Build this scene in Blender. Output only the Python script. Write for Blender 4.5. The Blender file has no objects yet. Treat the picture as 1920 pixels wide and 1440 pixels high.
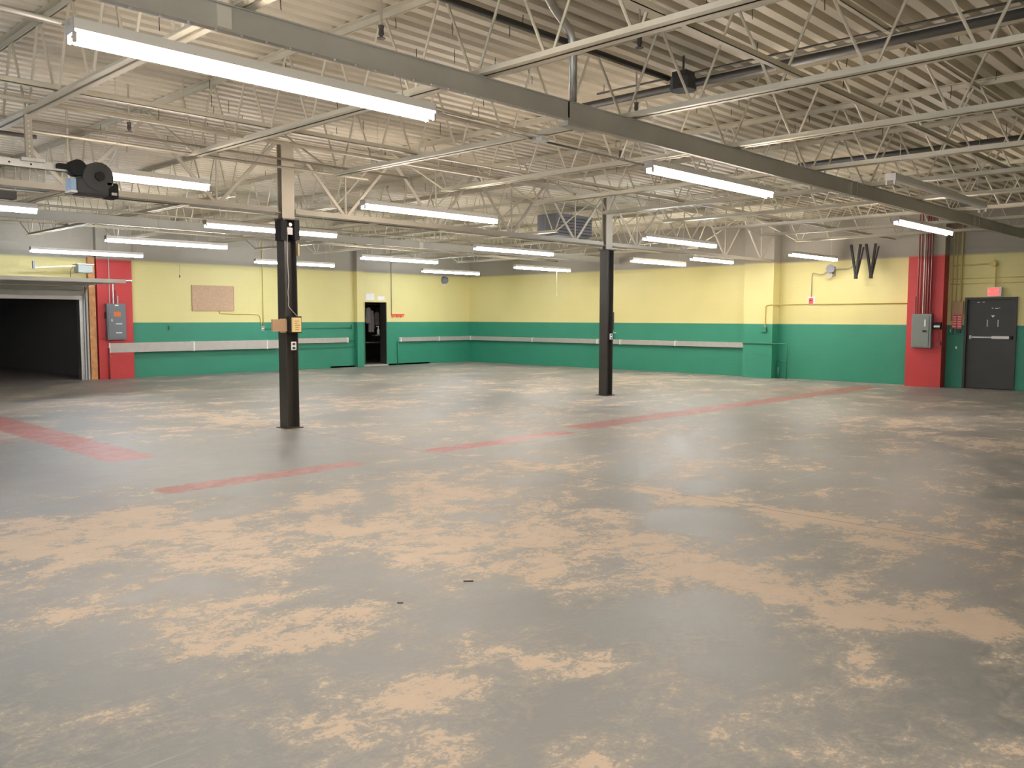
import bpy, bmesh, math, random
from mathutils import Matrix, Vector
random.seed(7)
SC = bpy.context.scene
COL = SC.collection
PI = math.pi

# ---------------------------------------------------------------- camera, world, exposure
cam_d = bpy.data.cameras.new('camera')
cam = bpy.data.objects.new('camera', cam_d); COL.objects.link(cam)
CF = Vector((0.7184262, 0.6913570, -0.0767417)); CR = Vector((0.6935264, -0.7204276, 0.0022796)); CU = Vector((0.0537108, 0.0548601, 0.9970484))
m = Matrix((CR, CU, -CF)).transposed().to_4x4(); m.translation = Vector((0, 0, 1.6))
cam.matrix_world = m
cam_d.sensor_width = 36.0; cam_d.lens = 1613.0 / 1920.0 * 36.0; cam_d.clip_start = 0.05; cam_d.clip_end = 200
SC.camera = cam
w = bpy.data.worlds.new('world'); SC.world = w; w.use_nodes = True
w.node_tree.nodes['Background'].inputs[0].default_value = (0.75, 0.86, 1.0, 1)
w.node_tree.nodes['Background'].inputs[1].default_value = 9.0
SC.view_settings.view_transform = 'Standard'; SC.view_settings.look = 'None'
SC.view_settings.gamma = 1.0; SC.view_settings.use_curve_mapping = False
SC.view_settings.exposure = 0.66
TUBE = 58.0
SC.cycles.max_bounces = 6; SC.cycles.diffuse_bounces = 4; SC.cycles.glossy_bounces = 3
SC.cycles.sample_clamp_indirect = 6.0

# ---------------------------------------------------------------- materials
def mat(name, col, rough=0.6, metal=0.0, emit=None, estr=0.0, var=0.0, vscale=3.0, bump=0.0, bscale=60.0, spec=0.5):
    m = bpy.data.materials.new(name); m.use_nodes = True
    nt = m.node_tree; b = nt.nodes['Principled BSDF']
    b.inputs['Base Color'].default_value = (*col, 1); b.inputs['Roughness'].default_value = rough
    b.inputs['Metallic'].default_value = metal; b.inputs['Specular IOR Level'].default_value = spec
    if emit: b.inputs['Emission Color'].default_value = (*emit, 1); b.inputs['Emission Strength'].default_value = estr
    if var > 0:
        tc = nt.nodes.new('ShaderNodeTexCoord'); n = nt.nodes.new('ShaderNodeTexNoise')
        n.inputs['Scale'].default_value = vscale; n.inputs['Detail'].default_value = 6
        nt.links.new(tc.outputs['Object'], n.inputs['Vector'])
        r = nt.nodes.new('ShaderNodeMapRange'); r.inputs[1].default_value = 0.3; r.inputs[2].default_value = 0.7
        r.inputs[3].default_value = 1 - var; r.inputs[4].default_value = 1 + var
        nt.links.new(n.outputs['Fac'], r.inputs[0])
        mx = nt.nodes.new('ShaderNodeVectorMath'); mx.operation = 'SCALE'; mx.inputs[0].default_value = col
        nt.links.new(r.outputs[0], mx.inputs['Scale']); nt.links.new(mx.outputs[0], b.inputs['Base Color'])
    if bump > 0:
        tc = nt.nodes.new('ShaderNodeTexCoord'); n = nt.nodes.new('ShaderNodeTexNoise'); n.inputs['Scale'].default_value = bscale
        nt.links.new(tc.outputs['Object'], n.inputs['Vector'])
        bp = nt.nodes.new('ShaderNodeBump'); bp.inputs['Strength'].default_value = bump; bp.inputs['Distance'].default_value = 0.01
        nt.links.new(n.outputs['Fac'], bp.inputs['Height']); nt.links.new(bp.outputs[0], b.inputs['Normal'])
    return m

M = {}
M['joist'] = mat('joist_paint', (0.54, 0.495, 0.39), 0.5, var=0.08)
M['deck'] = mat('deck_paint', (0.57, 0.515, 0.405), 0.5, var=0.06, vscale=1.5)
M['beam'] = mat('beam_grey', (0.43, 0.425, 0.39), 0.5, var=0.06)
M['patch'] = mat('beam_patch', (0.62, 0.61, 0.55), 0.6)
M['column'] = mat('column_black', (0.045, 0.040, 0.034), 0.38, var=0.12, vscale=5)
M['truss'] = mat('truss_paint', (0.44, 0.40, 0.33), 0.5, var=0.06)
M['white'] = mat('white_enamel', (0.80, 0.79, 0.76), 0.35)
M['steel'] = mat('galvanised', (0.55, 0.55, 0.54), 0.4, 0.75, var=0.08, vscale=12)
M['alu'] = mat('raceway_grey', (0.50, 0.47, 0.44), 0.38, 0.35, var=0.05, vscale=8)
M['conduit'] = mat('conduit', (0.42, 0.38, 0.31), 0.45, 0.3)
M['pipe'] = mat('dark_pipe', (0.045, 0.042, 0.035), 0.5)
M['black'] = mat('black', (0.012, 0.012, 0.012), 0.8)
M['charcoal'] = mat('charcoal', (0.045, 0.045, 0.047), 0.5)
M['panelgrey'] = mat('panel_grey', (0.155, 0.17, 0.185), 0.4)
M['panelgreen'] = mat('panel_greengrey', (0.21, 0.235, 0.215), 0.4)
M['orange'] = mat('orange', (0.75, 0.17, 0.04), 0.5)
M['label'] = mat('label_white', (0.8, 0.8, 0.78), 0.5)
M['red'] = mat('red_paint', (0.50, 0.030, 0.030), 0.45, var=0.08, bump=0.15)
M['redsign'] = mat('red_sign', (0.75, 0.10, 0.09), 0.5)
M['redexit'] = mat('exit_face', (0.8, 0.1, 0.08), 0.4, emit=(1.0, 0.10, 0.09), estr=0.9)
M['wood'] = mat('raw_wood', (0.62, 0.30, 0.12), 0.6, var=0.2, vscale=9)
M['board'] = mat('cork', (0.53, 0.36, 0.24), 0.8, var=0.08, vscale=20)
M['door'] = mat('door_dark', (0.034, 0.033, 0.029), 0.42, var=0.08)
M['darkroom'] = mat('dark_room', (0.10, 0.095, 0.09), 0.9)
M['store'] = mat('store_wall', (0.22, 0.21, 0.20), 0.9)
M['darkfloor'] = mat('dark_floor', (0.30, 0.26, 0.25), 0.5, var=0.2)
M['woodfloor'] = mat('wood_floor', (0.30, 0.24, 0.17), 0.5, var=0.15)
M['yellowbox'] = mat('pale_yellow', (0.75, 0.58, 0.27), 0.5)
M['ochre'] = mat('ochre_print', (0.42, 0.27, 0.08), 0.5)
M['card'] = mat('cardboard', (0.42, 0.27, 0.16), 0.8)
M['greenmetal'] = mat('green_pipe', (0.030, 0.20, 0.125), 0.45)
M['yellowpipe'] = mat('yellow_pipe', (0.62, 0.50, 0.16), 0.5)
M['redpipe'] = mat('red_pipe', (0.22, 0.03, 0.03), 0.4)
M['doorpanel'] = mat('garage_panel', (0.48, 0.46, 0.42), 0.5, var=0.08)
M['blue'] = mat('pale_blue_plate', (0.35, 0.50, 0.70), 0.4)
M['heater'] = mat('heater_grey', (0.20, 0.21, 0.25), 0.45)
M['cloth'] = mat('pale_cloth', (0.42, 0.38, 0.38), 0.8)
M['bluecloth'] = mat('blue_cloth', (0.20, 0.19, 0.30), 0.8)
M['wire'] = mat('grey_wire', (0.45, 0.44, 0.42), 0.5)
M['paper'] = mat('paper', (0.82, 0.80, 0.82), 0.7)
def tube_mat(name, c, s): return mat(name, (0.9, 0.9, 0.9), 0.4, emit=c, estr=s)
M['warm'] = tube_mat('tube_warm', (1.0, 0.87, 0.75), TUBE)
M['neutral'] = tube_mat('tube_neutral', (1.0, 0.93, 0.85), TUBE)
M['cool'] = tube_mat('tube_cool', (0.86, 0.92, 1.0), TUBE)

def wall_mat(base=None):
    m = bpy.data.materials.new('wall_two_tone'); m.use_nodes = True; nt = m.node_tree; L = nt.links.new; N = nt.nodes.new
    b = nt.nodes['Principled BSDF']; b.inputs['Roughness'].default_value = 0.5
    g = N('ShaderNodeNewGeometry'); s = N('ShaderNodeSeparateXYZ'); L(g.outputs['Position'], s.inputs[0])
    def step(z, wd=0.004):
        r = N('ShaderNodeMapRange'); r.inputs[1].default_value = z - wd; r.inputs[2].default_value = z + wd
        L(s.outputs['Z'], r.inputs[0]); return r.outputs[0]
    def mix(f, a, bb):
        x = N('ShaderNodeMix'); x.data_type = 'RGBA'; L(f, x.inputs['Factor'])
        for i, v in ((6, a), (7, bb)):
            if isinstance(v, tuple): x.inputs[i].default_value = (*v, 1)
            else: L(v, x.inputs[i])
        return x.outputs[2]
    n = N('ShaderNodeTexNoise'); n.inputs['Scale'].default_value = 1.3; n.inputs['Detail'].default_value = 5; L(g.outputs['Position'], n.inputs['Vector'])
    if base: green = base
    else: green = mix(n.outputs['Fac'], (0.022, 0.205, 0.125), (0.034, 0.255, 0.165))
    if base: yellow = base
    else: yellow = mix(n.outputs['Fac'], (0.68, 0.605, 0.26), (0.74, 0.665, 0.305))
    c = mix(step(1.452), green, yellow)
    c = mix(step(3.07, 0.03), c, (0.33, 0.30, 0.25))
    L(c, b.inputs['Base Color'])
    br = N('ShaderNodeTexBrick'); br.inputs['Scale'].default_value = 1.0; br.inputs['Brick Width'].default_value = 0.4; br.inputs['Row Height'].default_value = 0.2
    br.inputs['Mortar Size'].default_value = 0.006; br.inputs['Mortar Smooth'].default_value = 0.6
    cx = N('ShaderNodeCombineXYZ'); ad = N('ShaderNodeMath'); ad.operation = 'ADD'
    L(s.outputs['X'], ad.inputs[0]); L(s.outputs['Y'], ad.inputs[1]); L(ad.outputs[0], cx.inputs[0]); L(s.outputs['Z'], cx.inputs[1]); L(cx.outputs[0], br.inputs['Vector'])
    bp = N('ShaderNodeBump'); bp.inputs['Strength'].default_value = 0.25; bp.inputs['Distance'].default_value = 0.006; bp.invert = True
    L(br.outputs['Fac'], bp.inputs['Height']); L(bp.outputs[0], b.inputs['Normal'])
    return m
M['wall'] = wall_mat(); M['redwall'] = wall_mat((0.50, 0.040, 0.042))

def floor_mat():
    m = bpy.data.materials.new('worn_painted_concrete'); m.use_nodes = True; nt = m.node_tree; L = nt.links.new; N = nt.nodes.new
    b = nt.nodes['Principled BSDF']
    g = N('ShaderNodeNewGeometry')
    def attr(a):
        x = N('ShaderNodeAttribute'); x.attribute_name = a; return x.outputs['Fac']
    def noise(scale, detail=6, rough=0.6, dist=0.0, vec=None):
        x = N('ShaderNodeTexNoise'); x.inputs['Scale'].default_value = scale; x.inputs['Detail'].default_value = detail
        x.inputs['Roughness'].default_value = rough; x.inputs['Distortion'].default_value = dist
        L(vec or g.outputs['Position'], x.inputs['Vector']); return x.outputs['Fac']
    def mth(op, a, bb=None, c=None):
        x = N('ShaderNodeMath'); x.operation = op
        for i, v in enumerate((a, bb, c)):
            if v is None: continue
            if isinstance(v, (int, float)): x.inputs[i].default_value = v
            else: L(v, x.inputs[i])
        return x.outputs[0]
    def rng(v, a, bb, c=0.0, d=1.0):
        x = N('ShaderNodeMapRange'); x.inputs[1].default_value = a; x.inputs[2].default_value = bb; x.inputs[3].default_value = c; x.inputs[4].default_value = d
        L(v, x.inputs[0]); return x.outputs[0]
    def mix(f, a, bb):
        x = N('ShaderNodeMix'); x.data_type = 'RGBA'; L(f, x.inputs['Factor'])
        for i, v in ((6, a), (7, bb)):
            if isinstance(v, tuple): x.inputs[i].default_value = (*v, 1)
            else: L(v, x.inputs[i])
        return x.outputs[2]
    # scuff direction runs across the bays
    mp = N('ShaderNodeMapping'); mp.inputs['Rotation'].default_value = (0, 0, math.radians(42)); mp.inputs['Scale'].default_value = (0.8, 1.0, 1)
    L(g.outputs['Position'], mp.inputs['Vector']); sv = mp.outputs[0]
    big = noise(0.55, 4, 0.55, 0.4, sv); mid = noise(1.9, 8, 0.65, 0.5, sv); fine = noise(9.0, 9, 0.72, 0.8, sv); grit = noise(38, 6, 0.8, 0.3)
    wear = attr('wear')
    def cen(x, k): return mth('MULTIPLY', mth('SUBTRACT', x, 0.5), k)
    v = mth('ADD', mth('MULTIPLY', wear, 0.40), cen(mid, 1.9)); v = mth('ADD', v, cen(fine, 1.5)); v = mth('ADD', v, cen(grit, 1.2)); v = mth('ADD', v, cen(big, 0.8))
    bare = rng(v, 0.13, 0.27)           # paint worn through to pale concrete
    thin = rng(v, -0.22, 0.20)          # paint rubbed thin
    fl = mth('MULTIPLY', rng(noise(70, 4, 0.8, 0.5, sv), 0.56, 0.60), rng(v, -0.1, 0.15))   # pale flecks in the rubbed paint
    paint = mix(rng(big, 0.35, 0.65), (0.145, 0.154, 0.150), (0.235, 0.234, 0.234))
    paint = mix(rng(fine, 0.35, 0.7), paint, (0.215, 0.212, 0.205))
    c = mix(thin, paint, (0.325, 0.300, 0.262))
    c = mix(mth('MULTIPLY', fl, 0.45), c, (0.40, 0.35, 0.27))
    c = mix(mth('MULTIPLY', bare, mth('ADD', 0.75, cen(fine, 0.8))), c, mix(mid, (0.53, 0.405, 0.295), (0.62, 0.50, 0.375)))
    red = attr('red')
    rv = mth('ADD', red, mth('MULTIPLY', mth('SUBTRACT', fine, 0.5), 1.5))
    rv = rng(rv, 0.42, 0.75)
    c = mix(mth('MULTIPLY', rv, 0.8), c, (0.34, 0.10, 0.09))
    scr = noise(55, 3, 0.5, 0.0, None)
    # long thin scratches
    mp2 = N('ShaderNodeMapping'); mp2.inputs['Rotation'].default_value = (0, 0, math.radians(15)); mp2.inputs['Scale'].default_value = (0.35, 14, 1)
    L(g.outputs['Position'], mp2.inputs['Vector']); sc = noise(1.2, 3, 0.5, 0.6, mp2.outputs[0])
    c = mix(mth('MULTIPLY', rng(sc, 0.70, 0.73), 0.25), c, (0.62, 0.55, 0.46))
    sp = N('ShaderNodeSeparateXYZ'); L(g.outputs['Position'], sp.inputs[0])
    for jx in (-0.9, 6.63, 14.15):       # sawn slab joints
        d = mth('ABSOLUTE', mth('SUBTRACT', sp.outputs['X'], jx)); c = mix(mth('MULTIPLY', rng(d, 0.004, 0.011, 1, 0), 0.6), c, (0.06, 0.055, 0.05))
    L(c, b.inputs['Base Color'])
    rr = rng(thin, 0, 1, 0.40, 0.58); rr = mth('ADD', rr, mth('MULTIPLY', mth('SUBTRACT', fine, 0.5), 0.25))
    L(rr, b.inputs['Roughness']); b.inputs['Specular IOR Level'].default_value = 0.4
    bp = N('ShaderNodeBump'); bp.inputs['Strength'].default_value = 0.18; bp.inputs['Distance'].default_value = 0.01
    L(v, bp.inputs['Height']); L(bp.outputs[0], b.inputs['Normal'])
    return m
M['floor'] = floor_mat()

# ---------------------------------------------------------------- mesh helpers
class MB:
    def __init__(s): s.v = []; s.f = []
    def box(s, x0, x1, y0, y1, z0, z1):
        n = len(s.v); s.v += [(x, y, z) for z in (z0, z1) for x, y in ((x0, y0), (x1, y0), (x1, y1), (x0, y1))]
        s.f += [tuple(n + i for i in q) for q in ((3, 2, 1, 0), (4, 5, 6, 7), (0, 1, 5, 4), (1, 2, 6, 5), (2, 3, 7, 6), (3, 0, 4, 7))]; return s
    def cbox(s, c, d): return s.box(c[0]-d[0]/2, c[0]+d[0]/2, c[1]-d[1]/2, c[1]+d[1]/2, c[2]-d[2]/2, c[2]+d[2]/2)
    def bar(s, a, b, w, h, up=(0, 0, 1)):
        a = Vector(a); b = Vector(b); d = (b-a).normalized(); u = Vector(up); r = d.cross(u)
        if r.length < 1e-4: r = d.cross(Vector((1, 0, 0)))
        r.normalize(); u = r.cross(d).normalized(); n = len(s.v)
        for p in (a, b):
            for i, j in ((-1, -1), (1, -1), (1, 1), (-1, 1)): s.v.append(tuple(p + r*w/2*i + u*h/2*j))
        s.f += [tuple(n + i for i in q) for q in ((3, 2, 1, 0), (4, 5, 6, 7), (0, 1, 5, 4), (1, 2, 6, 5), (2, 3, 7, 6), (3, 0, 4, 7))]; return s
    def tube(s, pts, r, n=8, cap=True):
        pts = [Vector(p) for p in pts]; base = len(s.v); ref = None
        for i, p in enumerate(pts):
            d = (pts[min(i+1, len(pts)-1)] - pts[max(i-1, 0)]).normalized()
            if ref is None:
                ref = d.cross(Vector((0, 0, 1)));
                if ref.length < 1e-3: ref = d.cross(Vector((1, 0, 0)))
            a = (ref - d*ref.dot(d)).normalized(); ref = a; b = d.cross(a)
            rr = r[i] if isinstance(r, (list, tuple)) else r
            for k in range(n):
                t = 2*PI*k/n; s.v.append(tuple(p + (a*math.cos(t) + b*math.sin(t))*rr))
        for i in range(len(pts)-1):
            for k in range(n):
                k2 = (k+1) % n; s.f.append((base+i*n+k, base+i*n+k2, base+(i+1)*n+k2, base+(i+1)*n+k))
        if cap:
            s.f.append(tuple(base+k for k in reversed(range(n)))); e = base+(len(pts)-1)*n; s.f.append(tuple(e+k for k in range(n)))
        return s
    def prism(s, poly, x0, x1, axis=0):
        # poly in the two other axes, extruded along axis
        n = len(s.v); k = len(poly)
        for x in (x0, x1):
            for a, b in poly:
                s.v.append((x, a, b) if axis == 0 else (a, x, b) if axis == 1 else (a, b, x))
        for i in range(k): s.f.append((n+i, n+(i+1) % k, n+k+(i+1) % k, n+k+i))
        s.f.append(tuple(n+i for i in reversed(range(k)))); s.f.append(tuple(n+k+i for i in range(k))); return s
    def mesh(s, name, m, smooth=False):
        me = bpy.data.meshes.new(name); me.from_pydata(s.v, [], s.f); me.validate()
        bm = bmesh.new(); bm.from_mesh(me); bmesh.ops.recalc_face_normals(bm, faces=bm.faces); bm.to_mesh(me); bm.free()
        me.materials.append(m if not isinstance(m, str) else M[m])
        if smooth:
            for p in me.polygons: p.use_smooth = len(p.vertices) == 4
        return me
    def obj(s, name, m, parent=None, smooth=False, bevel=0):
        o = bpy.data.objects.new(name, s.mesh(name, m, smooth)); COL.objects.link(o)
        if parent: o.parent = parent
        if bevel:
            md = o.modifiers.new('bevel', 'BEVEL'); md.width = bevel; md.segments = 2; md.limit_method = 'ANGLE'
        return o
def box(*a): return MB().box(*a)
def arc(c, r, a0, a1, u, v, n=6):
    c = Vector(c); u = Vector(u); v = Vector(v)
    return [tuple(c + u*r*math.cos(a0+(a1-a0)*i/n) + v*r*math.sin(a0+(a1-a0)*i/n)) for i in range(n+1)]
def bend(pts, r=0.08, n=4):
    pts = [Vector(p) for p in pts]; out = [pts[0]]
    for i in range(1, len(pts)-1):
        p = pts[i]; a = (pts[i-1]-p); b = (pts[i+1]-p); q = min(r, a.length*.45, b.length*.45); a = p + a.normalized()*q; b = p + b.normalized()*q
        for k in range(n+1):
            t = k/n; out.append(a*(1-t)**2 + p*2*t*(1-t) + b*t*t)
    out.append(pts[-1]); return out
def tag(o, label=None, cat=None, group=None, kind=None):
    if label: o['label'] = label
    if cat: o['category'] = cat
    if group: o['group'] = group
    if kind: o['kind'] = kind
    return o
def thing(name, loc, label, cat, group=None):
    o = bpy.data.objects.new(name, None); COL.objects.link(o); o.location = loc; o.empty_display_size = 0.1
    return tag(o, label, cat, group)
def put(o, parent):
    # parent keeping world coordinates written in the mesh: mesh verts are given relative to the thing already
    o.parent = parent; return o
def dup(src, name=None, parent=None, loc=None):
    c = src.copy(); COL.objects.link(c)
    if parent: c.parent = parent
    if loc is not None: c.location = loc
    return c
def text_mesh(body, size, mtl, name, depth=0.002):
    cu = bpy.data.curves.new(name, 'FONT'); cu.body = body; cu.size = size; cu.extrude = depth; cu.align_x = 'CENTER'; cu.align_y = 'CENTER'
    t = bpy.data.objects.new(name, cu); COL.objects.link(t)
    me = bpy.data.meshes.new_from_object(t.evaluated_get(bpy.context.evaluated_depsgraph_get()))
    bpy.data.objects.remove(t); me.materials.clear(); me.materials.append(M[mtl]); me.name = name
    o = bpy.data.objects.new(name, me); COL.objects.link(o); return o

BLOBS= [(4.97, 6.15, 0.51, -0.52, 0.54, 0.66, 0.7), (3.96, 6.33, 0.38, -0.39, 0.34, 0.54, 0.4), (2.83, 5.79, 0.45, -0.46, 0.31, 0.62, 0.75), (2.17, 6.27, 0.44, -0.45, 0.26, 0.73, 0.6), (2.74, 4.89, 0.28, -0.29, 0.18, 0.31, 0.4), (3.86, 5.15, 0.44, -0.45, 0.39, 0.52, 0.5), (4.12, 4.44, 0.4, -0.41, 0.4, 0.43, 0.6), (5.03, 4.26, 0.37, -0.38, 0.65, 0.55, 0.6), (3.95, 3.48, 0.32, -0.33, 0.25, 0.22, 0.6), (5.09, 3.42, 0.29, -0.3, 0.37, 0.25, 0.8), (4.68, 2.74, 0.35, -0.36, 0.3, 0.18, 0.9), (4.7, 2.26, 0.2, -0.2, 0.28, 0.14, 0.9), (6.51, 4.04, 0.26, -0.27, 0.23, 0.15, 0.9), (6.66, 4.66, 0.18, -0.18, 0.21, 0.15, 0.6), (6.42, 3.1, 0.27, -0.27, 0.43, 0.21, 0.7), (6.13, 2.54, 0.33, -0.33, 0.3, 0.13, 0.6), (6.46, 1.99, 0.35, -0.35, 0.23, 0.07, 0.4), (5.62, 2.11, 0.17, -0.17, 0.37, 0.14, 0.55), (5.21, 1.65, 0.13, -0.13, 0.12, 0.04, 0.8), (4.67, 1.58, 0.3, -0.3, 0.21, 0.07, 0.95), (4.95, 1.24, 0.16, -0.16, 0.26, 0.07, 0.9), (4.56, 1.88, 0.16, -0.17, 0.21, 0.09, 0.8), (4.5, 1.1, 0.11, -0.11, 0.36, 0.09, 0.75), (4.09, 1.6, 0.05, -0.05, 0.09, 0.04, 0.95), (3.89, 1.57, 0.07, -0.07, 0.12, 0.05, 0.7), (3.01, 2.48, 0.14, -0.14, 0.14, 0.12, 0.75), (2.89, 2.64, 0.12, -0.12, 0.09, 0.08, 0.5), (2.43, 4.07, 0.36, -0.37, 0.18, 0.3, 0.75), (2.25, 3.62, 0.22, -0.23, 0.07, 0.11, 0.95), (1.96, 3.93, 0.16, -0.17, 0.1, 0.2, 0.6), (1.66, 3.86, 0.1, -0.11, 0.05, 0.12, 0.6), (1.8, 2.82, 0.12, -0.12, 0.05, 0.08, 0.9), (2.36, 2.82, 0.16, -0.17, 0.14, 0.17, 0.7), (2.06, 2.37, 0.08, -0.09, 0.07, 0.08, 0.6), (2.48, 2.35, 0.11, -0.11, 0.05, 0.05, 0.85), (2.55, 1.99, 0.1, -0.1, 0.1, 0.08, 0.6), (2.36, 1.89, 0.11, -0.11, 0.09, 0.07, 0.5), (2.97, 1.59, 0.16, -0.16, 0.12, 0.06, 0.45), (2.92, 1.34, 0.1, -0.1, 0.05, 0.03, 0.5), (3.43, 1.63, 0.1, -0.1, 0.1, 0.05, 0.45), (3.86, 1.3, 0.21, -0.22, 0.12, 0.04, 0.4), (6.72, 12.73, 0.95, -0.95, 0.71, 1.35, 0.5), (6.46, 15.81, 0.82, -0.81, 0.47, 1.15, 0.3), (15.58, 14.26, 1.39, -1.36, 1.89, 1.74, 0.35), (17.94, 11.95, 1.4, -1.37, 2.19, 1.46, 0.35), (8.58, 4.66, 0.41, -0.42, 0.48, 0.26, 0.5), (13.35, 4.62, 0.85, -0.85, 1.33, 0.47, 0.4), (9.29, 2.68, 0.3, -0.3, 0.93, 0.28, 0.4), (7.75, 3.38, 0.18, -0.18, 0.29, 0.13, 0.6), (6.47, 6.31, 0.48, -0.48, 0.35, 0.34, 0.4), (12.27, 3.24, 0.49, -0.49, 0.64, 0.17, 0.35), (9.9, 13.18, 1.28, -1.27, 0.94, 1.25, 0.3), (2.8, 6.91, 0.27, -0.27, 0.15, 0.37, 0.45), (2.06, 6.92, 0.22, -0.22, 0.11, 0.35, 0.4), (3.41, 9.78, 0.98, -0.99, 0.61, 1.73, -0.8), (5.61, 8.95, 0.88, -0.89, 0.78, 1.24, -0.6), (3.48, 2.79, 0.35, -0.36, 0.34, 0.28, -0.8), (2.76, 2.08, 0.21, -0.22, 0.19, 0.15, -0.9), (2.99, 4.33, 0.23, -0.23, 0.25, 0.36, -0.7), (1.75, 3.19, 0.25, -0.25, 0.11, 0.2, -0.6), (5.43, 1.66, 0.29, -0.3, 0.33, 0.1, -0.6), (4.26, 1.24, 0.17, -0.18, 0.27, 0.08, -1), (8.68, 3.51, 0.75, -0.76, 1.45, 0.59, -0.4), (3.64, 1.9, 0.21, -0.21, 0.29, 0.15, -0.4), (2.3, 3.16, 0.27, -0.28, 0.09, 0.12, -0.6), (5.88, 3.64, 0.36, -0.36, 0.35, 0.22, -0.6), (1.55, 3.87, 0.25, -0.26, 0.12, 0.3, -0.4), (4.74, 6.29, 0.1, -0.1, 0.29, 0.39, -1), (3.18, 3.3, 0.2, -0.21, 0.24, 0.24, -0.3), (1.33, 4.24, 0.2, -0.21, 0.17, 0.53, -0.5), (3.48, 1.27, 0.3, -0.31, 0.19, 0.07, -0.3), (1.33, 3.1, 0.28, -0.29, 0.07, 0.16, -0.4)]

YW = 23.0      # far wall with the roll-up door (runs along X)
XW = 21.65     # right-hand wall (runs along Y)
XB, YB0 = -7.0, -7.0
# ---------------------------------------------------------------- structure
def make_floor():
    nx, ny = 300, 320; x0, x1, y0, y1 = XB, XW+1.6, YB0, YW
    V = []; wear = []; red = []
    import numpy as np
    X = np.linspace(x0, x1, nx); Y = np.linspace(y0, y1, ny); XX, YY = np.meshgrid(X, Y)
    W = np.zeros_like(XX) - 0.10
    for cx, cy, ax, ay, bx, by, wt in BLOBS:
        det = ax*by - ay*bx; dx = XX-cx; dy = YY-cy
        u = (dx*by - dy*bx)/det; v = (ax*dy - ay*dx)/det; r2 = u*u+v*v
        W += wt*np.exp(-r2**1.5*0.9)
    W += 0.9*np.exp(-((XX-6.62)/.13)**2)*np.exp(-((YY-3.2)/1.6)**4)
    W += 0.4*np.exp(-((XX-6.62)/.10)**2)*np.exp(-((YY-12.5)/2)**4)
    W = np.clip(W, -1.3, 1.1)
    R = np.zeros_like(XX)
    def stripe(xa, xb, ya, yb, s, soft=0.12):
        sx = np.clip((XX-xa)/soft, 0, 1)*np.clip((xb-XX)/soft, 0, 1); sy = np.clip((YY-ya)/soft, 0, 1)*np.clip((yb-YY)/soft, 0, 1)
        return s*sx*sy
    for a in ((3.3, 5.7, 7.5, 7.98, 1.0), (6.6, 9.3, 7.55, 8.02, .95), (9.5, 20.5, 7.65, 8.3, .85), (3.6, 4.3, 9.6, 21.0, .95), (17.6, 19.6, 7.4, 9.6, .5), (8.0, 10, 20.2, 22.8, .35), (3.0, 3.7, 11.8, 15.5, .5)):
        R = np.maximum(R, stripe(*a))
    me = bpy.data.meshes.new('floor')
    V = np.stack([XX.ravel(), YY.ravel(), np.zeros(nx*ny)], 1)
    i = np.arange(nx*ny).reshape(ny, nx)
    Fc = np.stack([i[:-1, :-1].ravel(), i[:-1, 1:].ravel(), i[1:, 1:].ravel(), i[1:, :-1].ravel()], 1)
    me.from_pydata(V.tolist(), [], Fc.tolist())
    for n, A in (('wear', W), ('red', R)):
        a = me.attributes.new(n, 'FLOAT', 'POINT'); a.data.foreach_set('value', A.ravel().astype('f'))
    me.materials.append(M['floor'])
    o = bpy.data.objects.new('floor', me); COL.objects.link(o); tag(o, kind='structure')
    for n, c in (('slab', box(x0, x1, y0, y1, -0.25, -0.004)),): tag(c.obj('slab', 'darkfloor', o))
    return o
make_floor()
# dark store beyond the roll-up door, with its own floor
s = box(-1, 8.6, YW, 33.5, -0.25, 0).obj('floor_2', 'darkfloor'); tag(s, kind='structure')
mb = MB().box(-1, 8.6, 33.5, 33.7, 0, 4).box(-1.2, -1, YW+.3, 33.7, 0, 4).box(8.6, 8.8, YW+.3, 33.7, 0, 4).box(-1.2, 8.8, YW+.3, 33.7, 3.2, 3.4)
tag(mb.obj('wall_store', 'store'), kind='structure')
# far wall: pieces round the garage opening and the doorway
GX0, GX1, GZ = 3.4, 8.19, 2.12
DX0, DX1, DZ = 16.92, 17.84, 2.12
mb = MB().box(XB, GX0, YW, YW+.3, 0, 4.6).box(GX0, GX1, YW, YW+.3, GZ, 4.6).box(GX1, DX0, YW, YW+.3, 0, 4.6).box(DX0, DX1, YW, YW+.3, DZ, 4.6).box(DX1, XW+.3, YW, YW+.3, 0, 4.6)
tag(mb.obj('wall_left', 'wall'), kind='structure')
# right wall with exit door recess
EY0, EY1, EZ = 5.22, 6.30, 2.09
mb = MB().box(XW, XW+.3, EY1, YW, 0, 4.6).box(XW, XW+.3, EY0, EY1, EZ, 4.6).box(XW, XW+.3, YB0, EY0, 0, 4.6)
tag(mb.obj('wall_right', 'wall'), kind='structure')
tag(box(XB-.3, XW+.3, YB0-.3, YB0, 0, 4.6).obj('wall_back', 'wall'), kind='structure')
mb = MB().box(XB-.3, XB, YB0, 1.0, 0, 4.6).box(XB-.3, XB, 1.0, 5.0, 3.2, 4.6).box(XB-.3, XB, 5.0, YW+.3, 0, 4.6)  # unseen opening added so bluish sky light reaches the floor at left
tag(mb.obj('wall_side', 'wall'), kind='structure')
# pilasters
tag(box(8.52, 9.40, YW-.16, YW, 0, 4.19).obj('trim_1', 'redwall'), kind='structure')
tag(box(XW-.32, XW, 6.68, 7.48, 0, 4.19).obj('trim_2', 'redwall'), kind='structure')
tag(box(16.55, 16.80, YW-.16, YW, 0, 4.19).obj('trim_3', 'wall'), kind='structure')
tag(box(XW-.35, XW, 10.9, 11.75, 0, 4.19).obj('trim_4', 'wall'), kind='structure')

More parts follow.
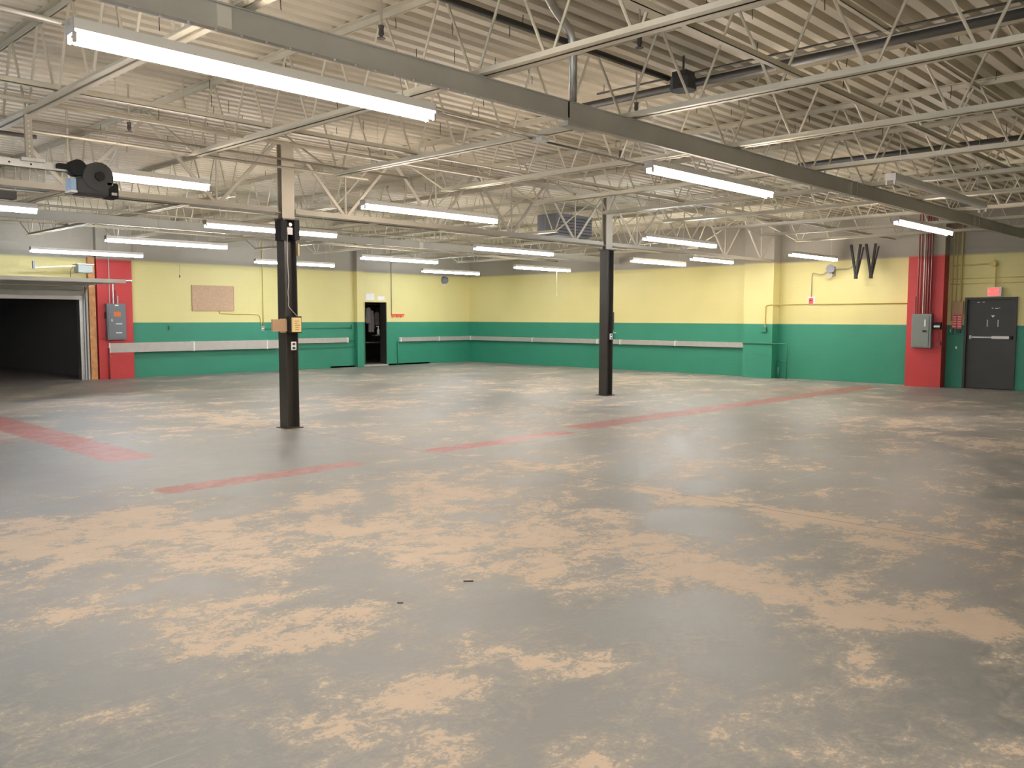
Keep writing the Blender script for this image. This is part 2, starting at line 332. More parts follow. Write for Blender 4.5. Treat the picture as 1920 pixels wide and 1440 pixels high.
# roof deck: trapezoid ribs running along X
def make_deck():
    mb = MB(); pitch = 0.195; y = YB0-.3; z0, z1 = 4.20, 4.265; prof = []
    while y < YW+.4:
        prof += [(y, z0), (y+.095, z0), (y+.115, z1), (y+.175, z1)]; y += pitch
    prof.append((y, z0))
    xs = [XB-.3, XW+.3]
    for x in xs:
        for a, b in prof: mb.v.append((x, a, b))
    n = len(prof)
    for i in range(n-1): mb.f.append((i, i+1, n+i+1, n+i))
    o = mb.obj('ceiling', 'deck'); tag(o, kind='structure')
    box(XB-.3, XW+.3, YB0-.3, YW+.4, 4.27, 4.4).obj('roof_board', 'deck', o)
    w = MB().tube([(0, 0, 0), (0.004, 0, -.06), (0, 0.003, -.13)], 0.0035, 5).mesh('wire_stub', M['black'])
    rnd = random.Random(3); k = 0
    JX = [2.70, 4.70, 6.62, 8.52, 10.5, 12.3]
    while k < 150:
        x = rnd.uniform(1.2, 15); y = rnd.uniform(1.2, 14)
        if not (0.25 < y/x < 4): continue
        c = bpy.data.objects.new('wire_stub', w); COL.objects.link(c); c.parent = o; c.location = (x, y, 4.205); c.rotation_euler = (0, 0, rnd.uniform(0, 6)); c.scale = (1, 1, rnd.uniform(.6, 1.2)); k += 1
make_deck()

# ---------------------------------------------------------------- open web joists
ZB, ZT = 3.44, 4.20
def angle_pair(mb, y0, y1, z, up):
    g = 0.010; L = 0.058; t = 0.007; s = 1 if up else -1
    for sx in (-1, 1):
        mb.box(*sorted((sx*g, sx*(g+L))), y0, y1, *sorted((z, z+s*t)))
        mb.box(*sorted((sx*g, sx*(g+t))), y0, y1, *sorted((z, z+s*L)))
pan = 0.76
def joist_meshes(y0, y1):
    a = MB(); angle_pair(a, y0+1.35, y1-1.35, ZB, True)
    b = MB(); angle_pair(b, y0, y1, ZT, False)
    return a.mesh('bottom_chord', M['joist']), b.mesh('top_chord', M['joist'])
rodA = MB().tube([(0, 0.035, ZB+.03), (0, pan/2-.02, ZT-.03)], 0.012, 6, False).mesh('web_rod', M['joist'])
rodB = MB().tube([(0, -0.035, ZB+.03), (0, -pan/2+.02, ZT-.03)], 0.012, 6, False).mesh('web_rod', M['joist'])
spans = [(-1.1, 10.93), (10.97, YW-.02)]
JX = [-6.6, -4.8, -2.9, -1.0, 0.85, 2.70, 4.70, 6.62, 8.52, 10.50, 12.30, 14.17, 16.05, 17.95, 19.82]
ordn = ['first', 'second', 'third', 'fourth', 'fifth', 'sixth', 'seventh', 'eighth', 'ninth', 'tenth', 'eleventh', 'twelfth', 'thirteenth', 'fourteenth', 'fifteenth']
for si, (y0, y1) in enumerate(spans):
    bc, tc = joist_meshes(y0, y1)
    endA = MB().tube([(0, y0+1.37, ZB+.02), (0, y0+.1, ZT-.04)], 0.014, 6, False).mesh('end_web', M['joist']); endB = MB().tube([(0, y1-1.37, ZB+.02), (0, y1-.1, ZT-.04)], 0.014, 6, False).mesh('end_web', M['joist'])
    for ji, x in enumerate(JX):
        if x < -2: continue
        o = ordn[len(JX)-1-ji]
        bay = 'near bay' if si == 0 else 'far bay'
        t = thing('roof_joist', (x, 0, 0), f'cream open-web roof joist, {o} from the right wall, {bay}', 'joist', 'open-web roof joists under the steel deck')
        for nme, me in (('bottom_chord', bc), ('top_chord', tc), ('end_web', endA), ('end_web', endB)):
            c = bpy.data.objects.new(nme, me); COL.objects.link(c); c.parent = t
        k = 0
        y = y0+1.45
        off = (0.33 if si == 0 else 0.1)
        y = y0 + 1.40 + off*0.2
        while y < y1-1.35:
            for me, ok in ((rodA, y+pan/2 < y1-.2), (rodB, True)):
                if ok:
                    c = bpy.data.objects.new('web_rod', me); COL.objects.link(c); c.parent = t; c.location = (0, y, 0)
            y += pan

# ---------------------------------------------------------------- bridging angles between joists
def bridging(y, z, x0, x1, label):
    mb = MB().box(x0, x1, y, y+.045, z, z+.005).box(x0, x1, y, y+.005, z, z+.045)
    tag(mb.obj('bridging_angle', 'joist'), label, 'bridging', 'joist bridging angles')
bridging(3.18, ZB+.06, -3, XW-.05, 'cream bridging angle over the joist bottom chords, nearest the camera')
bridging(3.00, ZT-.09, -3, XW-.05, 'cream bridging angle up under the deck, nearest the camera')
bridging(7.9, ZB+.06, -3, XW-.05, 'cream bridging angle over the bottom chords in front of the columns')
bridging(8.1, ZT-.09, -3, XW-.05, 'cream bridging angle up under the deck in front of the columns')
bridging(14.6, ZB+.06, -3, XW-.05, 'cream bridging angle over the bottom chords, just behind the columns')
bridging(19.2, ZB+.06, -3, XW-.05, 'cream bridging angle over the bottom chords, close to the far wall')

# ---------------------------------------------------------------- grey beams under the joists
def ibeam(mb, x0, x1, yn, yf, zb, zt, fl=.010):
    ym = (yn+yf)/2
    mb.box(x0, x1, yn, yf, zt-fl, zt).box(x0, x1, yn, yf, zb, zb+fl).box(x0, x1, ym-.018, ym+.018, zb+fl, zt-fl)
bolt = MB().tube([(0, 0, -.010), (0, 0, 0)], .011, 6).mesh('bolt', M['steel'])
def grey_beam(x0, x1, yn, zb, label, stiff, bolts=None, patches=()):
    t = thing('steel_beam', ((x0+x1)/2, yn, zb), label, 'beam', 'grey steel beams under the joists'); cx = (x0+x1)/2
    mb = MB(); ibeam(mb, x0-cx, x1-cx, 0, .06, 0, ZB-.002-zb); mb.obj('beam_web', 'beam', t)
    for xs in stiff: box(xs-cx-.005, xs-cx+.005, .002, .058, .01, ZB-.014-zb).obj('stiffener', 'beam', t)
    for xs, wd in patches: box(xs-cx, xs-cx+wd, +.007, .0115, .015, ZB-.02-zb).obj('patch', 'patch', t)
    if bolts:
        x = bolts[0]
        while x < bolts[1]:
            for yy in (.012,):
                c = bpy.data.objects.new('bolt', bolt); COL.objects.link(c); c.parent = t; c.location = (x-cx, yy, 0)
            x += bolts[2]
    return t
grey_beam(-4.5, 5.72, 4.82, 3.28, 'grey steel beam close overhead with bolts along its bottom edge and a pale patch', [], (1.2, 5.4, .165), [(2.53, .09)])
grey_beam(5.70, XW-.02, 4.82, 3.25, 'deeper grey steel beam continuing from the splice toward the exit door', [11.45, 11.75, 16.8, 17.2, 18.7], None, [(11.5, .09), (16.9, .07)])
grey_beam(-1, XW-.02, 16.2, 3.27, 'distant grey steel beam hung under the joists beyond the columns', [3.4, 7.2, 12.5], None, [(3.8, .1), (13.6, .12)])
# splice plate
t = box(5.66, 6.02, 4.80, 4.90, 3.225, 3.248).obj('splice_plate', 'beam'); tag(t, 'grey splice plate under the step in the overhead beam', 'plate')

# ---------------------------------------------------------------- columns and truss girder in line with them
YC = 10.95
def column(x, label):
    t = thing('steel_column', (x, YC, 0), label, 'column', 'black steel columns')
    mb = MB().box(-.10, -.086, -.10, .10, .012, 2.98).box(.086, .10, -.10, .10, .012, 2.98).box(-.087, .087, -.005, .005, .012, 2.98)
    mb.obj('shaft', 'column', t)
    box(-.14, .14, -.14, .14, 0, .012).obj('base_plate', 'column', t)
    box(-.13, .13, -.12, .12, 2.98, 2.998).obj('cap_plate', 'column', t)
    MB().box(-.10, .10, -.06, -.045, 3.0, 4.05).box(-.10, .10, .045, .06, 3.0, 4.05).box(-.006, .006, -.046, .046, 3.0, 4.05).obj('pale_stub', 'conduit', t)['label'] = 'pale upper stub between truss and roof'
    return t
c1 = column(6.72, 'black steel column nearer the camera, with yellow box and outlet on it')
c2 = column(14.18, 'black steel column farther off, standing before the long yellow-green wall')
def truss(x0, x1, label):
    t = thing('truss_girder', (x0, YC, 3.05), label, 'truss', 'truss girders between the columns'); n = 4; p = (x1-x0)/n
    a = MB()
    for s_ in (-1, 1): a.box(0.02, x1-x0-.02, *sorted((s_*.012, s_*.085)), .02, .03).box(0.02, x1-x0-.02, *sorted((s_*.012, s_*.022)), .03, .10)
    a.obj('bottom_chord', 'truss', t)
    a = MB()
    for s_ in (-1, 1): a.box(0, x1-x0, *sorted((s_*.012, s_*.07)), 1.05, 1.06).box(0, x1-x0, *sorted((s_*.012, s_*.02)), .98, 1.05)
    a.obj('top_chord', 'truss', t)
    for i in range(n):
        xm = p*(i+.5)
        MB().bar((xm, 0, .05), (xm-p/2+.03, 0, 1.0), .045, .022, (0, 1, 0)).obj('diagonal', 'truss', t)
        MB().bar((xm, 0, .05), (xm+p/2-.03, 0, 1.0), .045, .022, (0, 1, 0)).obj('diagonal', 'truss', t)
        MB().bar((xm, 0, .05), (xm, 0, 1.0), .02, .02).obj('upright', 'truss', t)
truss(-.85, 6.60, 'pale truss girder running left from the nearer black column')
truss(6.84, 14.06, 'pale truss girder spanning between the two black columns')
truss(14.30, 21.6, 'pale truss girder running right from the farther black column')

# ---------------------------------------------------------------- fluorescent fixtures
def fixture_meshes(L):
    h = MB().prism([(-.055, .035), (-.055, .09), (.055, .09), (.055, .035), (.03, .02), (-.03, .02)], 0, L, 0).mesh('housing', M['white'])
    e = MB().box(-.006, .0, -.055, .055, .015, .09).box(-.004, .012, -.052, -.03, -.03, .02).box(-.004, .012, .03, .052, -.03, .02).mesh('end_cap', M['alu'])
    e2 = MB().box(L, L+.006, -.055, .055, .015, .09).box(L-.012, L+.004, -.052, -.03, -.03, .02).box(L-.012, L+.004, .03, .052, -.03, .02).mesh('end_cap', M['alu'])
    ch = MB().tube([(0, 0, .09), (0, 0, 1.155)], .003, 5).mesh('chain', M['steel'])
    return h, e, e2, ch
tubes = {}
def tube_mesh(L, k):
    if (L, k) not in tubes:
        tubes[(L, k)] = MB().tube([(.012, 0, 0), (.03, 0, 0), (L-.03, 0, 0), (L-.012, 0, 0)], [.008, .019, .019, .008], 8).mesh('tube', M[k], True)
    return tubes[(L, k)]
cache = {}
def lamp(x, y, L, kind, label, z=3.04, lit=True):
    x *= 1.0286; y *= 1.0286; L *= 1.01
    if L not in cache: cache[L] = fixture_meshes(L)
    h, e, e2, ch = cache[L]
    t = thing('fluorescent_light' if lit else 'unlit_light', (x, y, z), label, 'lamp', 'fluorescent strip lights')
    hy = y+{4.8: 0}.get(round(y, 2), 0)
    beam = 4.5 < y < 5.1 or 16.1 < y < 16.5
    if beam:
        by = 4.85 if y < 6 else min(max(y, 16.2), 16.26); zt = (3.248 if x > 5 else 3.278) if y < 6 else 3.267
        ch = MB().tube([(0, 0, .088), (0, by-y, zt-z)], .003, 5).mesh('chain', M['steel'])
    for n, me, lo in (('housing', h, (0, 0, 0)), ('end_cap', e, (0, 0, 0)), ('end_cap', e2, (0, 0, 0)), ('chain', ch, (.25, 0, 0)), ('chain', ch, (L-.25, 0, 0))):
        c = bpy.data.objects.new(n, me); COL.objects.link(c); c.parent = t; c.location = lo
    if lit:
        for yy in (-.036, .036):
            c = bpy.data.objects.new('tube', tube_mesh(L, kind)); COL.objects.link(c); c.parent = t; c.location = (0, yy, -.006)
    return t
LL = 2.42
N_ = 'lit twin-tube strip light '
lamp(1.66, 4.68, LL, 'warm', N_+'hanging closest to the camera, filling the upper left')
lamp(6.85, 4.80, LL, 'warm', N_+'under the near grey beam, right of centre, warm white')
lamp(13.0, 4.76, LL, 'warm', N_+'under the near grey beam, toward the exit door')
lamp(3.35, 8.98, 1.22, 'warm', N_+'partly hidden behind the black door operator')
lamp(6.64, 9.02, LL, 'warm', N_+'just right of the nearer black column, warm white')
lamp(12.66, 8.96, LL, 'cool', N_+'beside the top of the farther column, bluish white')
lamp(18.05, 8.86, LL, 'neutral', N_+'above the horn on the yellow right wall')
lamp(1.60, 12.65, LL, 'cool', N_+'at the left edge of the view, bluish white')
lamp(6.35, 12.65, LL, 'neutral', N_+'passing behind the top of the nearer black column')
lamp(12.15, 12.75, LL, 'neutral', N_+'between the columns against the far grey beam')
lamp(17.40, 12.68, LL, 'neutral', N_+'just right of farther column, left of a staggered pair')
lamp(17.75, 11.2, LL*.8, 'neutral', N_+'right-hand one of the staggered pair near the right pilaster')
lamp(6.30, 16.4, LL, 'neutral', N_+'above the grey raceway, left of the nearer column')
lamp(12.30, 16.8, LL, 'neutral', N_+'above the dark doorway in the far wall')
lamp(17.50, 16.75, LL, 'neutral', N_+'with a pull cord, left of farther column')
lamp(6.20, 20.2, LL, 'cool', N_+'over the roll-up door and red pilaster, bluish white')
lamp(11.35, 20.0, LL, 'cool', N_+'low behind the nearer column, close to far wall, bluish white')
lamp(17.05, 20.2, LL, 'cool', N_+'closest to the far corner, glaring on the yellow wall')
lamp(9.15, 3.42, 3.2, 'warm', 'unlit white strip fixture hanging beyond the near grey beam, upper right', lit=False)
# unseen lamps added around the camera to light the foreground floor
for x, y, lb in ((0.9, 0.3, 'added unseen just above the camera'), (1.0, -4.0, 'added unseen behind the camera'), (-3.0, 4.7, 'added out of view at far left')):
    lamp(x, y, LL, 'warm', N_+lb)

# ---------------------------------------------------------------- overhead conduits and pipes
def pipe(name, pts, r, m, label, cat='conduit', group=None, b=.08, n=8):
    o = MB().tube(bend(pts, b), r, n).obj(name, m, None, True); tag(o, label, cat, group); return o
pipe('pipe', [(-4, 4.97, 3.98), (7.4, 4.97, 3.98)], .030, 'pipe', 'dark pipe under the deck directly above the near grey beam', 'pipe')
pipe('pipe', [(7.55, 6.2, 3.93), (7.62, -4, 3.93)], .040, 'pipe', 'thick dark pipe crossing the upper right under the deck', 'pipe')
pipe('pipe', [(7.72, 5.2, 4.02), (7.78, -4, 4.02)], .022, 'steel', 'thin grey pipe lying above the thick dark pipe, upper right', 'pipe')
pipe('pipe', [(7.82, 6.2, 4.12), (7.92, -4, 4.12)], .012, 'pipe', 'thinnest dark pipe, topmost of the bundle at upper right', 'pipe')
pipe('pipe', [(13.05, 6.3, 4.0), (13.1, -2, 4.0)], .04, 'pipe', 'dark pipe crossing behind the joists at far right', 'pipe')
t = thing('junction_box', (7.5, 4.86, 3.93), 'dark junction box where the dark ceiling pipes meet', 'junction box')
MB().tube([(0, 0, -.07), (0, 0, .05)], .13, 10).obj('drum', 'charcoal', t); MB().cbox((0, 0, .08), (.16, .16, .06)).obj('cover', 'charcoal', t)
MB().tube([(0, 0, .1), (0, 0, .28)], .012, 6).obj('hanger_rod', 'pipe', t)
pipe('conduit', [(5.82, 4.88, 3.44), (5.82, 4.88, 4.02), (5.55, 4.88, 4.18), (5.1, 4.6, 4.19)], .035, 'steel', 'thick grey conduit rising off the near beam and curving to the deck', b=.15)
pipe('conduit', [(-3, 8.45, 3.50), (9.3, 8.45, 3.50)], .022, 'joist', 'pale conduit running over the joists above the small left strip light')
pipe('conduit', [(-3, 9.3, 3.50), (7.6, 9.3, 3.50)], .014, 'conduit', 'thin brown conduit, second behind the pale overhead one')
pipe('conduit', [(-3, 9.8, 3.50), (7.3, 9.8, 3.50)], .018, 'conduit', 'brown conduit, third behind the pale overhead one')
pipe('conduit', [(-3, 10.1, 3.50), (3.2, 10.1, 3.50)], .022, 'pipe', 'dark conduit at upper left ending near the second joist')
pipe('conduit', [(5.05, 5.9, 3.41), (6.55, 6.02, 3.41)], .016, 'conduit', 'thick conduit with a flat box between near strip light and centre')
pipe('conduit', [(4.9, 5.78, 3.42), (6.55, 5.92, 3.42)], .010, 'conduit', 'thinner conduit lying beside the one with the flat box')
tag(MB().tube([(6.6, 5.97, 3.385), (6.6, 5.97, 3.43)], .09, 10).obj('junction_box', 'steel'), 'round grey box on the underside of a joist, centre top', 'junction box')
pipe('conduit', [(6.6, 6.05, 3.42), (10.4, 6.15, 3.42)], .010, 'pipe', 'thin dark conduit going right from the round joist box')
pipe('conduit', [(-.2, 4.78, 3.10), (1.66, 4.80, 3.10)], .012, 'white', 'pale conduit feeding the closest strip light from the left')
pipe('conduit', [(3, 14.0, 3.46), (19, 14.0, 3.46)], .016, 'pipe', 'dark conduit crossing behind the truss girders')
pipe('conduit', [(1, 15.4, 3.42), (16, 15.4, 3.42)], .02, 'conduit', 'brown conduit in front of the distant grey beam')
pipe('conduit', [(8, 18.2, 3.40), (21, 18.2, 3.40)], .02, 'conduit', 'brown conduit beyond the distant grey beam')
def sprinkler(x, y, z, k):
    t = thing('sprinkler_head', (x, y, z), k, 'sprinkler', 'sprinkler heads under the deck')
    MB().tube([(0, 0, 0), (0, 0, 4.19-z)], .010, 6).obj('drop', 'conduit', t)
    MB().tube([(0, 0, -.07), (0, 0, -.05), (0, 0, -.01), (0, 0, .02)], [.012, .024, .020, .026], 8).obj('head', 'pipe', t)
    MB().tube([(0, 0, -.085), (0, 0, -.08)], .036, 10).obj('deflector', 'pipe', t)
sprinkler(4.45, 5.77, 3.95, 'sprinkler head over the near grey beam at upper left of centre')
sprinkler(6.1, 4.39, 3.95, 'sprinkler head under the deck, right of the curved conduit')
sprinkler(7.6, 5.5, 3.85, 'sprinkler head just below the dark junction box')
sprinkler(4.1, 9.9, 3.75, 'sprinkler head at left, above the small strip light')
sprinkler(9.6, 7.2, 3.85, 'sprinkler head between centre joists, left of second strip light')

# unit heater behind truss
t = thing('unit_heater', (15.5, 13.2, 3.55), 'boxy grey unit heater hung behind the truss, left of the farther column', 'heater')
box(-.62, .62, -.3, .3, -.08, .42).obj('case', 'heater', t, bevel=.01)
for k in range(6): box(-.58, .58, -.33, -.302, -.03+k*.07, -.015+k*.07).obj('louvre', 'charcoal', t)
box(-.66, -.622, -.28, .28, -.06, .40).obj('side_panel', 'heater', t)
for sx in (-.5, .5): MB().tube([(sx, 0, .42), (sx, 0, .64)], .01, 6).obj('hanger_rod', 'steel', t)

# ---------------------------------------------------------------- items on the nearer column (faces: -X flange at 6.62, flange edge -Y at 10.85)
t = thing('notice_box', (6.735, 10.80, 1.38), 'pale yellow box with brown print on the nearer column', 'box')
box(-.098, .098, -.030, .045, -.005, .235).obj('backing', 'black', t, bevel=.004)
box(-.075, .075, -.058, -.030, .01, .215).obj('cover', 'yellowbox', t, bevel=.006)
for k, (xx, zz, wd) in enumerate(((0, .165, .07), (-.01, .135, .05), (.005, .105, .075), (0, .075, .055), (.0, .045, .06))): box(xx-wd/2, xx+wd/2, -.0595, -.058, zz-.006, zz+.006).obj('print', 'ochre', t)
t = thing('carton', (6.52, 10.90, 1.38), 'brown cardboard piece fixed to the left side of the nearer column', 'cardboard')
box(-.13, .10, -.085, -.05, .02, .19).obj('flap', 'card', t); box(.07, .10, -.05, .06, .0, .2).obj('side', 'yellowbox', t)
def outlet(loc, label, axis='Y'):
    t = thing('power_outlet', loc, label, 'outlet')
    box(-.042, .042, -.014, 0, -.06, .06).obj('plate', 'white', t, bevel=.003)
    for zz in (-.03, .028): box(-.022, .022, -.017, -.0145, zz-.016, zz+.016).obj('socket', 'charcoal', t)
    return t
outlet((6.735, 10.845, 1.19), 'white double outlet below the yellow box on nearer column')
outlet((14.20, 10.845, 1.22), 'grey outlet at waist height on farther black column')
t = thing('light_switch', (14.32, 10.86, 1.17), 'pale green cup-like box clipped on right edge of farther column', 'switch box')
box(-.035, .035, -.03, .03, 0, .12).obj('case', 'greenmetal', t); box(-.04, .04, -.035, .035, .12, .135).obj('lid', 'white', t)
tag(box(14.285, 14.33, 10.86, 10.92, 1.36, 1.72).obj('wall_trunking', 'charcoal'), 'dark narrow trunking on right edge of farther column', 'trunking')
pipe('cable', [(6.66, 10.83, 2.80), (6.655, 10.83, 2.4), (6.67, 10.83, 2.1), (6.65, 10.83, 1.95), (6.665, 10.83, 1.85), (6.65, 10.83, 1.76), (6.79, 10.80, 1.60)], .005, 'wire', 'loose pale cable hanging down the face of the nearer column', 'cable', b=.05)
t = thing('cable_clamp', (6.70, 10.84, 2.83), 'white tag and bright knob near the top of the nearer column', 'tag')
box(-.045, .045, -.012, 0, -.06, .04).obj('tag', 'paper', t); MB().tube([(0, -.03, .08), (0, 0.02, .08)], [.025, .035], 10).obj('knob', 'steel', t)
tag(box(6.83, 6.845, 10.82, 10.87, 2.48, 2.65).obj('yellow_tag', 'yellowbox'), 'narrow yellow tag high on the right edge of nearer column', 'tag')
t = thing('bracket_box', (6.62, 10.80, 2.80), 'black bent bracket wrapped round the head of the nearer column', 'bracket')
MB().box(-.09, .0, -.02, .14, -.12, .16).obj('cheek', 'black', t); MB().box(.14, .22, .0, .14, -.10, .18).obj('cheek', 'black', t)

# ---------------------------------------------------------------- far wall fittings
def raceway(name, x0, x1, zc, h, d, seams, label, y=YW):
    t = thing(name, (x0, y, zc), label, 'raceway', 'grey wall raceways')
    edges = [x0]+seams+[x1]
    for a, b in zip(edges[:-1], edges[1:]): box(a-x0+.006, b-x0-.006, -d, -.001, -h/2, h/2).obj('segment', 'alu', t, bevel=.004)
    for s_ in edges: box(s_-x0-.018, s_-x0+.018, -d-.006, -.001, -h/2-.006, h/2+.006).obj('joint_clip', 'white', t)
raceway('raceway', 8.78, 13.78, .80, .25, .17, [11.05, 13.3], 'deep grey raceway from the red pilaster to the nearer column')
raceway('raceway', 14.3, 16.22, .88, .15, .10, [], 'short slim grey raceway ending before the dark doorway')
raceway('raceway', 18.38, XW-.03, .86, .14, .10, [20.1], 'slim grey raceway on far wall running into the corner')
t = thing('raceway', (XW, 22.8, .86), 'long slim grey raceway along the right wall behind the farther column', 'raceway', 'grey wall raceways')
ed = [22.85, 19.8, 17.0, 16.1, 14.1, 11.75]
for a, b in zip(ed[:-1], ed[1:]): box(-.10, -.001, b-22.8+.006, a-22.8-.006, -.07, .07).obj('segment', 'alu', t, bevel=.004)
for a in ed: box(-.106, -.001, a-22.8-.02, a-22.8+.02, -.076, .076).obj('joint_clip', 'white', t)

t = thing('bulletin_board', (11.72, YW, 2.13), 'plain tan bulletin board on the yellow far wall', 'board')
box(-.61, .61, -.03, -.001, -.34, .34).obj('panel', 'board', t); MB().box(-.625, .625, -.036, -.001, .34, .355).box(-.625, .625, -.036, -.001, -.355, -.34).box(-.625, -.61, -.036, -.001, -.34, .34).box(.61, .625, -.036, -.001, -.34, .34).obj('frame', 'board', t)
pipe('conduit', [(11.9, YW-.02, 1.77), (11.9, YW-.02, 1.70), (13.15, YW-.02, 1.68), (13.22, YW-.02, 1.33)], .014, 'yellowpipe', 'yellow-painted conduit from the bulletin board down to the wall outlet', b=.1)
pipe('conduit', [(13.27, YW-.02, 4.1), (13.27, YW-.02, 1.33)], .012, 'yellowpipe', 'yellow-painted upright conduit right of the bulletin board')
outlet((13.26, YW, 1.27), 'white outlet on far wall at the top of the green paint')
pipe('conduit', [(13.3, YW-.02, 1.25), (16.5, YW-.02, 1.27)], .014, 'greenmetal', 'green-painted conduit running level behind the nearer column')
pipe('conduit', [(16.22, YW-.05, .86), (16.54, YW-.05, .86)], .012, 'greenmetal', 'upper green pipe stub between slim raceway and doorway pilaster')
pipe('conduit', [(14.4, YW-.05, .66), (16.54, YW-.05, .66)], .012, 'greenmetal', 'green-painted pipe just below the short slim raceway')
tag(box(16.40, 16.50, YW-.06, YW, 1.24, 1.36).obj('green_box', 'greenmetal'), 'small green-painted box on far wall beside doorway pilaster', 'box')
tag(box(10.42, 10.49, YW-.04, YW, 1.26, 1.36).obj('green_box', 'greenmetal'), 'small green-painted box on far wall below the bulletin board', 'box')
pipe('conduit', [(18.05, YW-.02, 4.1), (18.05, YW-.02, 1.72)], .012, 'conduit', 'upright conduit dropping to the red tags right of doorway')
t = thing('tag_rail', (18.32, YW, 1.66), 'red rail of small hanging tags right of the dark doorway', 'tag rail')
box(-.28, .28, -.03, 0, .03, .06).obj('rail', 'redsign', t)
for k in range(6): box(-.26+k*.09, -.20+k*.09, -.025, -.015, -.06+(k % 2)*.02, .03).obj('tag', 'orange' if k % 2 else 'redsign', t)
pipe('conduit', [(18.30, YW-.03, .80), (18.30, YW-.03, 0.0)], .018, 'greenmetal', 'green pipe dropping to floor at left end of the corner raceway')
t = thing('emergency_light', (20.4, YW, 2.92), 'small grey oval lamp high on far wall near corner', 'lamp')
MB().tube([(0, -.16, 0), (0, -.12, 0), (0, -.02, 0), (0, 0, 0)], [.06, .12, .14, .10], 12).obj('head', 'heater', t, True); box(-.05, .05, -.02, 0, -.2, -.1).obj('mount', 'white', t)
t = thing('pull_cord', (17.95, 17.23, 3.02), 'thin cord hanging down from the strip light left of the farther column', 'cord')
MB().tube([(1.9, 0, .07), (1.9, 0, -.72)], .006, 5).obj('cord', 'wire', t); MB().tube([(1.9, 0, -.78), (1.9, 0, -.72)], .014, 6).obj('knob', 'conduit', t)
t = thing('pull_cord', (9.6, 20.5, 3.3), 'thin dark cord hanging before the yellow wall between red pilaster and board', 'cord')
MB().tube([(0, 0, .9), (0, 0, -.68)], .006, 5).obj('cord', 'conduit', t); MB().tube([(0, 0, -.74), (0, 0, -.68)], .014, 6).obj('knob', 'pipe', t)

# panel on left red pilaster
t = thing('disconnect_panel', (8.93, YW-.16, 1.01), 'blue-grey electrical panel with orange label on the left red pilaster', 'electrical panel')
box(-.24, .24, -.14, 0, 0, .93).obj('enclosure', 'panelgrey', t, bevel=.008)
box(-.215, .215, -.152, -.141, .03, .88).obj('door', 'panelgrey', t, bevel=.003)
box(-.07, .10, -.156, -.152, .60, .72).obj('orange_label', 'orange', t)['label'] = 'orange warning label'
for zz, wd in ((.40, .16), (.17, .15)): box(-.03, -.03+wd, -.156, -.152, zz, zz+.022).obj('white_label', 'label', t)
box(-.15, -.11, -.17, -.152, .47, .53).obj('handle', 'steel', t); box(-.04, .05, -.156, -.152, .87, .90).obj('top_label', 'label', t)
box(-.265, -.242, -.09, -.05, .55, .72).obj('lever', 'black', t)
for xx, z1, mm in ((-.13, 4.1-1.01, 'wire'), (-.04, .50, 'steel'), (.07, .20, 'wire'), (.02, .35, 'redpipe')):
    MB().tube([(xx, -.06, .93), (xx, -.06, .93+z1)] if z1 < 2 else [(xx, -.06, .93), (xx, -.06, 3.05)], .016 if z1 < 2 else .011, 8).obj('conduit', mm, t)
pipe('conduit', [(8.75, YW-.20, .80), (8.75, YW-.20, 0)], .02, 'redpipe', 'red-painted conduit dropping to the floor on left red pilaster')
# roll-up door: raised sections, track, jamb
t = thing('door_1', (GX1, YW, 0), None, None); tag(t, kind='structure')
g0, g1 = GX0-.05-GX1, 0.03
W0 = MB()
box(g0, g1-.02, -.055, -.005, 2.03, 2.13).obj('bottom_rail', 'alu', t, bevel=.005)
for k in range(2):
    a = k*.10
    MB().bar((g0, -.04-.12*k, 2.20+.13*k), (g1-.02, -.04-.12*k, 2.20+.13*k), .045, .12, (0, -.3-.8*k, 1)).obj('door_section', 'doorpanel', t)
for k in range(4):
    y1 = -.30-.62*k
    MB().box(g0, g1-.02, y1-.60, y1, 2.42, 2.46).box(g0, g1-.02, y1-.60, y1-.57, 2.375, 2.42).box(g0, g1-.02, y1-.03, y1, 2.375, 2.42).obj('door_section', 'doorpanel', t)
trk = MB().tube(bend([(.045, -.06, .0), (.045, -.06, 2.15), (.045, -.35, 2.42), (.045, -3.0, 2.42)], .2), .022, 6)
trk.obj('track', 'steel', t)
MB().box(-.06, .06, -.02, -.001, 0, 2.1).box(-.02, -.001, -.001, .3, 0, 2.11).obj('jamb_angle', 'steel', t)
box(g0, g1, -.02, -.003, 2.13, 2.44).obj('header_board', 'doorpanel', t)
MB().box(.075, .12, -.10, 0, 0, 2.45).obj('jamb_strip', 'doorpanel', t)
MB().box(.14, .30, -.12, -.0, 0, 3.1).obj('timber_jamb', 'wood', t)['label'] = 'raw orange-brown timber jamb'
t = thing('door_operator', (7.95, 22.2, 2.66), 'grey motor box with arm above the raised roll-up door', 'door operator')
box(-.16, .18, -.2, .1, 0, .20).obj('motor', 'panelgreen', t, bevel=.02); box(-.18, .2, -.22, .12, .2, .22).obj('plate', 'alu', t)
MB().bar((-.15, -.02, .17), (-1.05, .1, .10), .03, .03).obj('arm', 'conduit', t); box(-1.08, -1.03, .05, .12, .07, .25).obj('arm_bracket', 'heater', t)
MB().tube([(-.18, 0, .18), (-.26, 0, .08), (-.28, 0, -.1)], .008, 5).obj('cable', 'black', t)

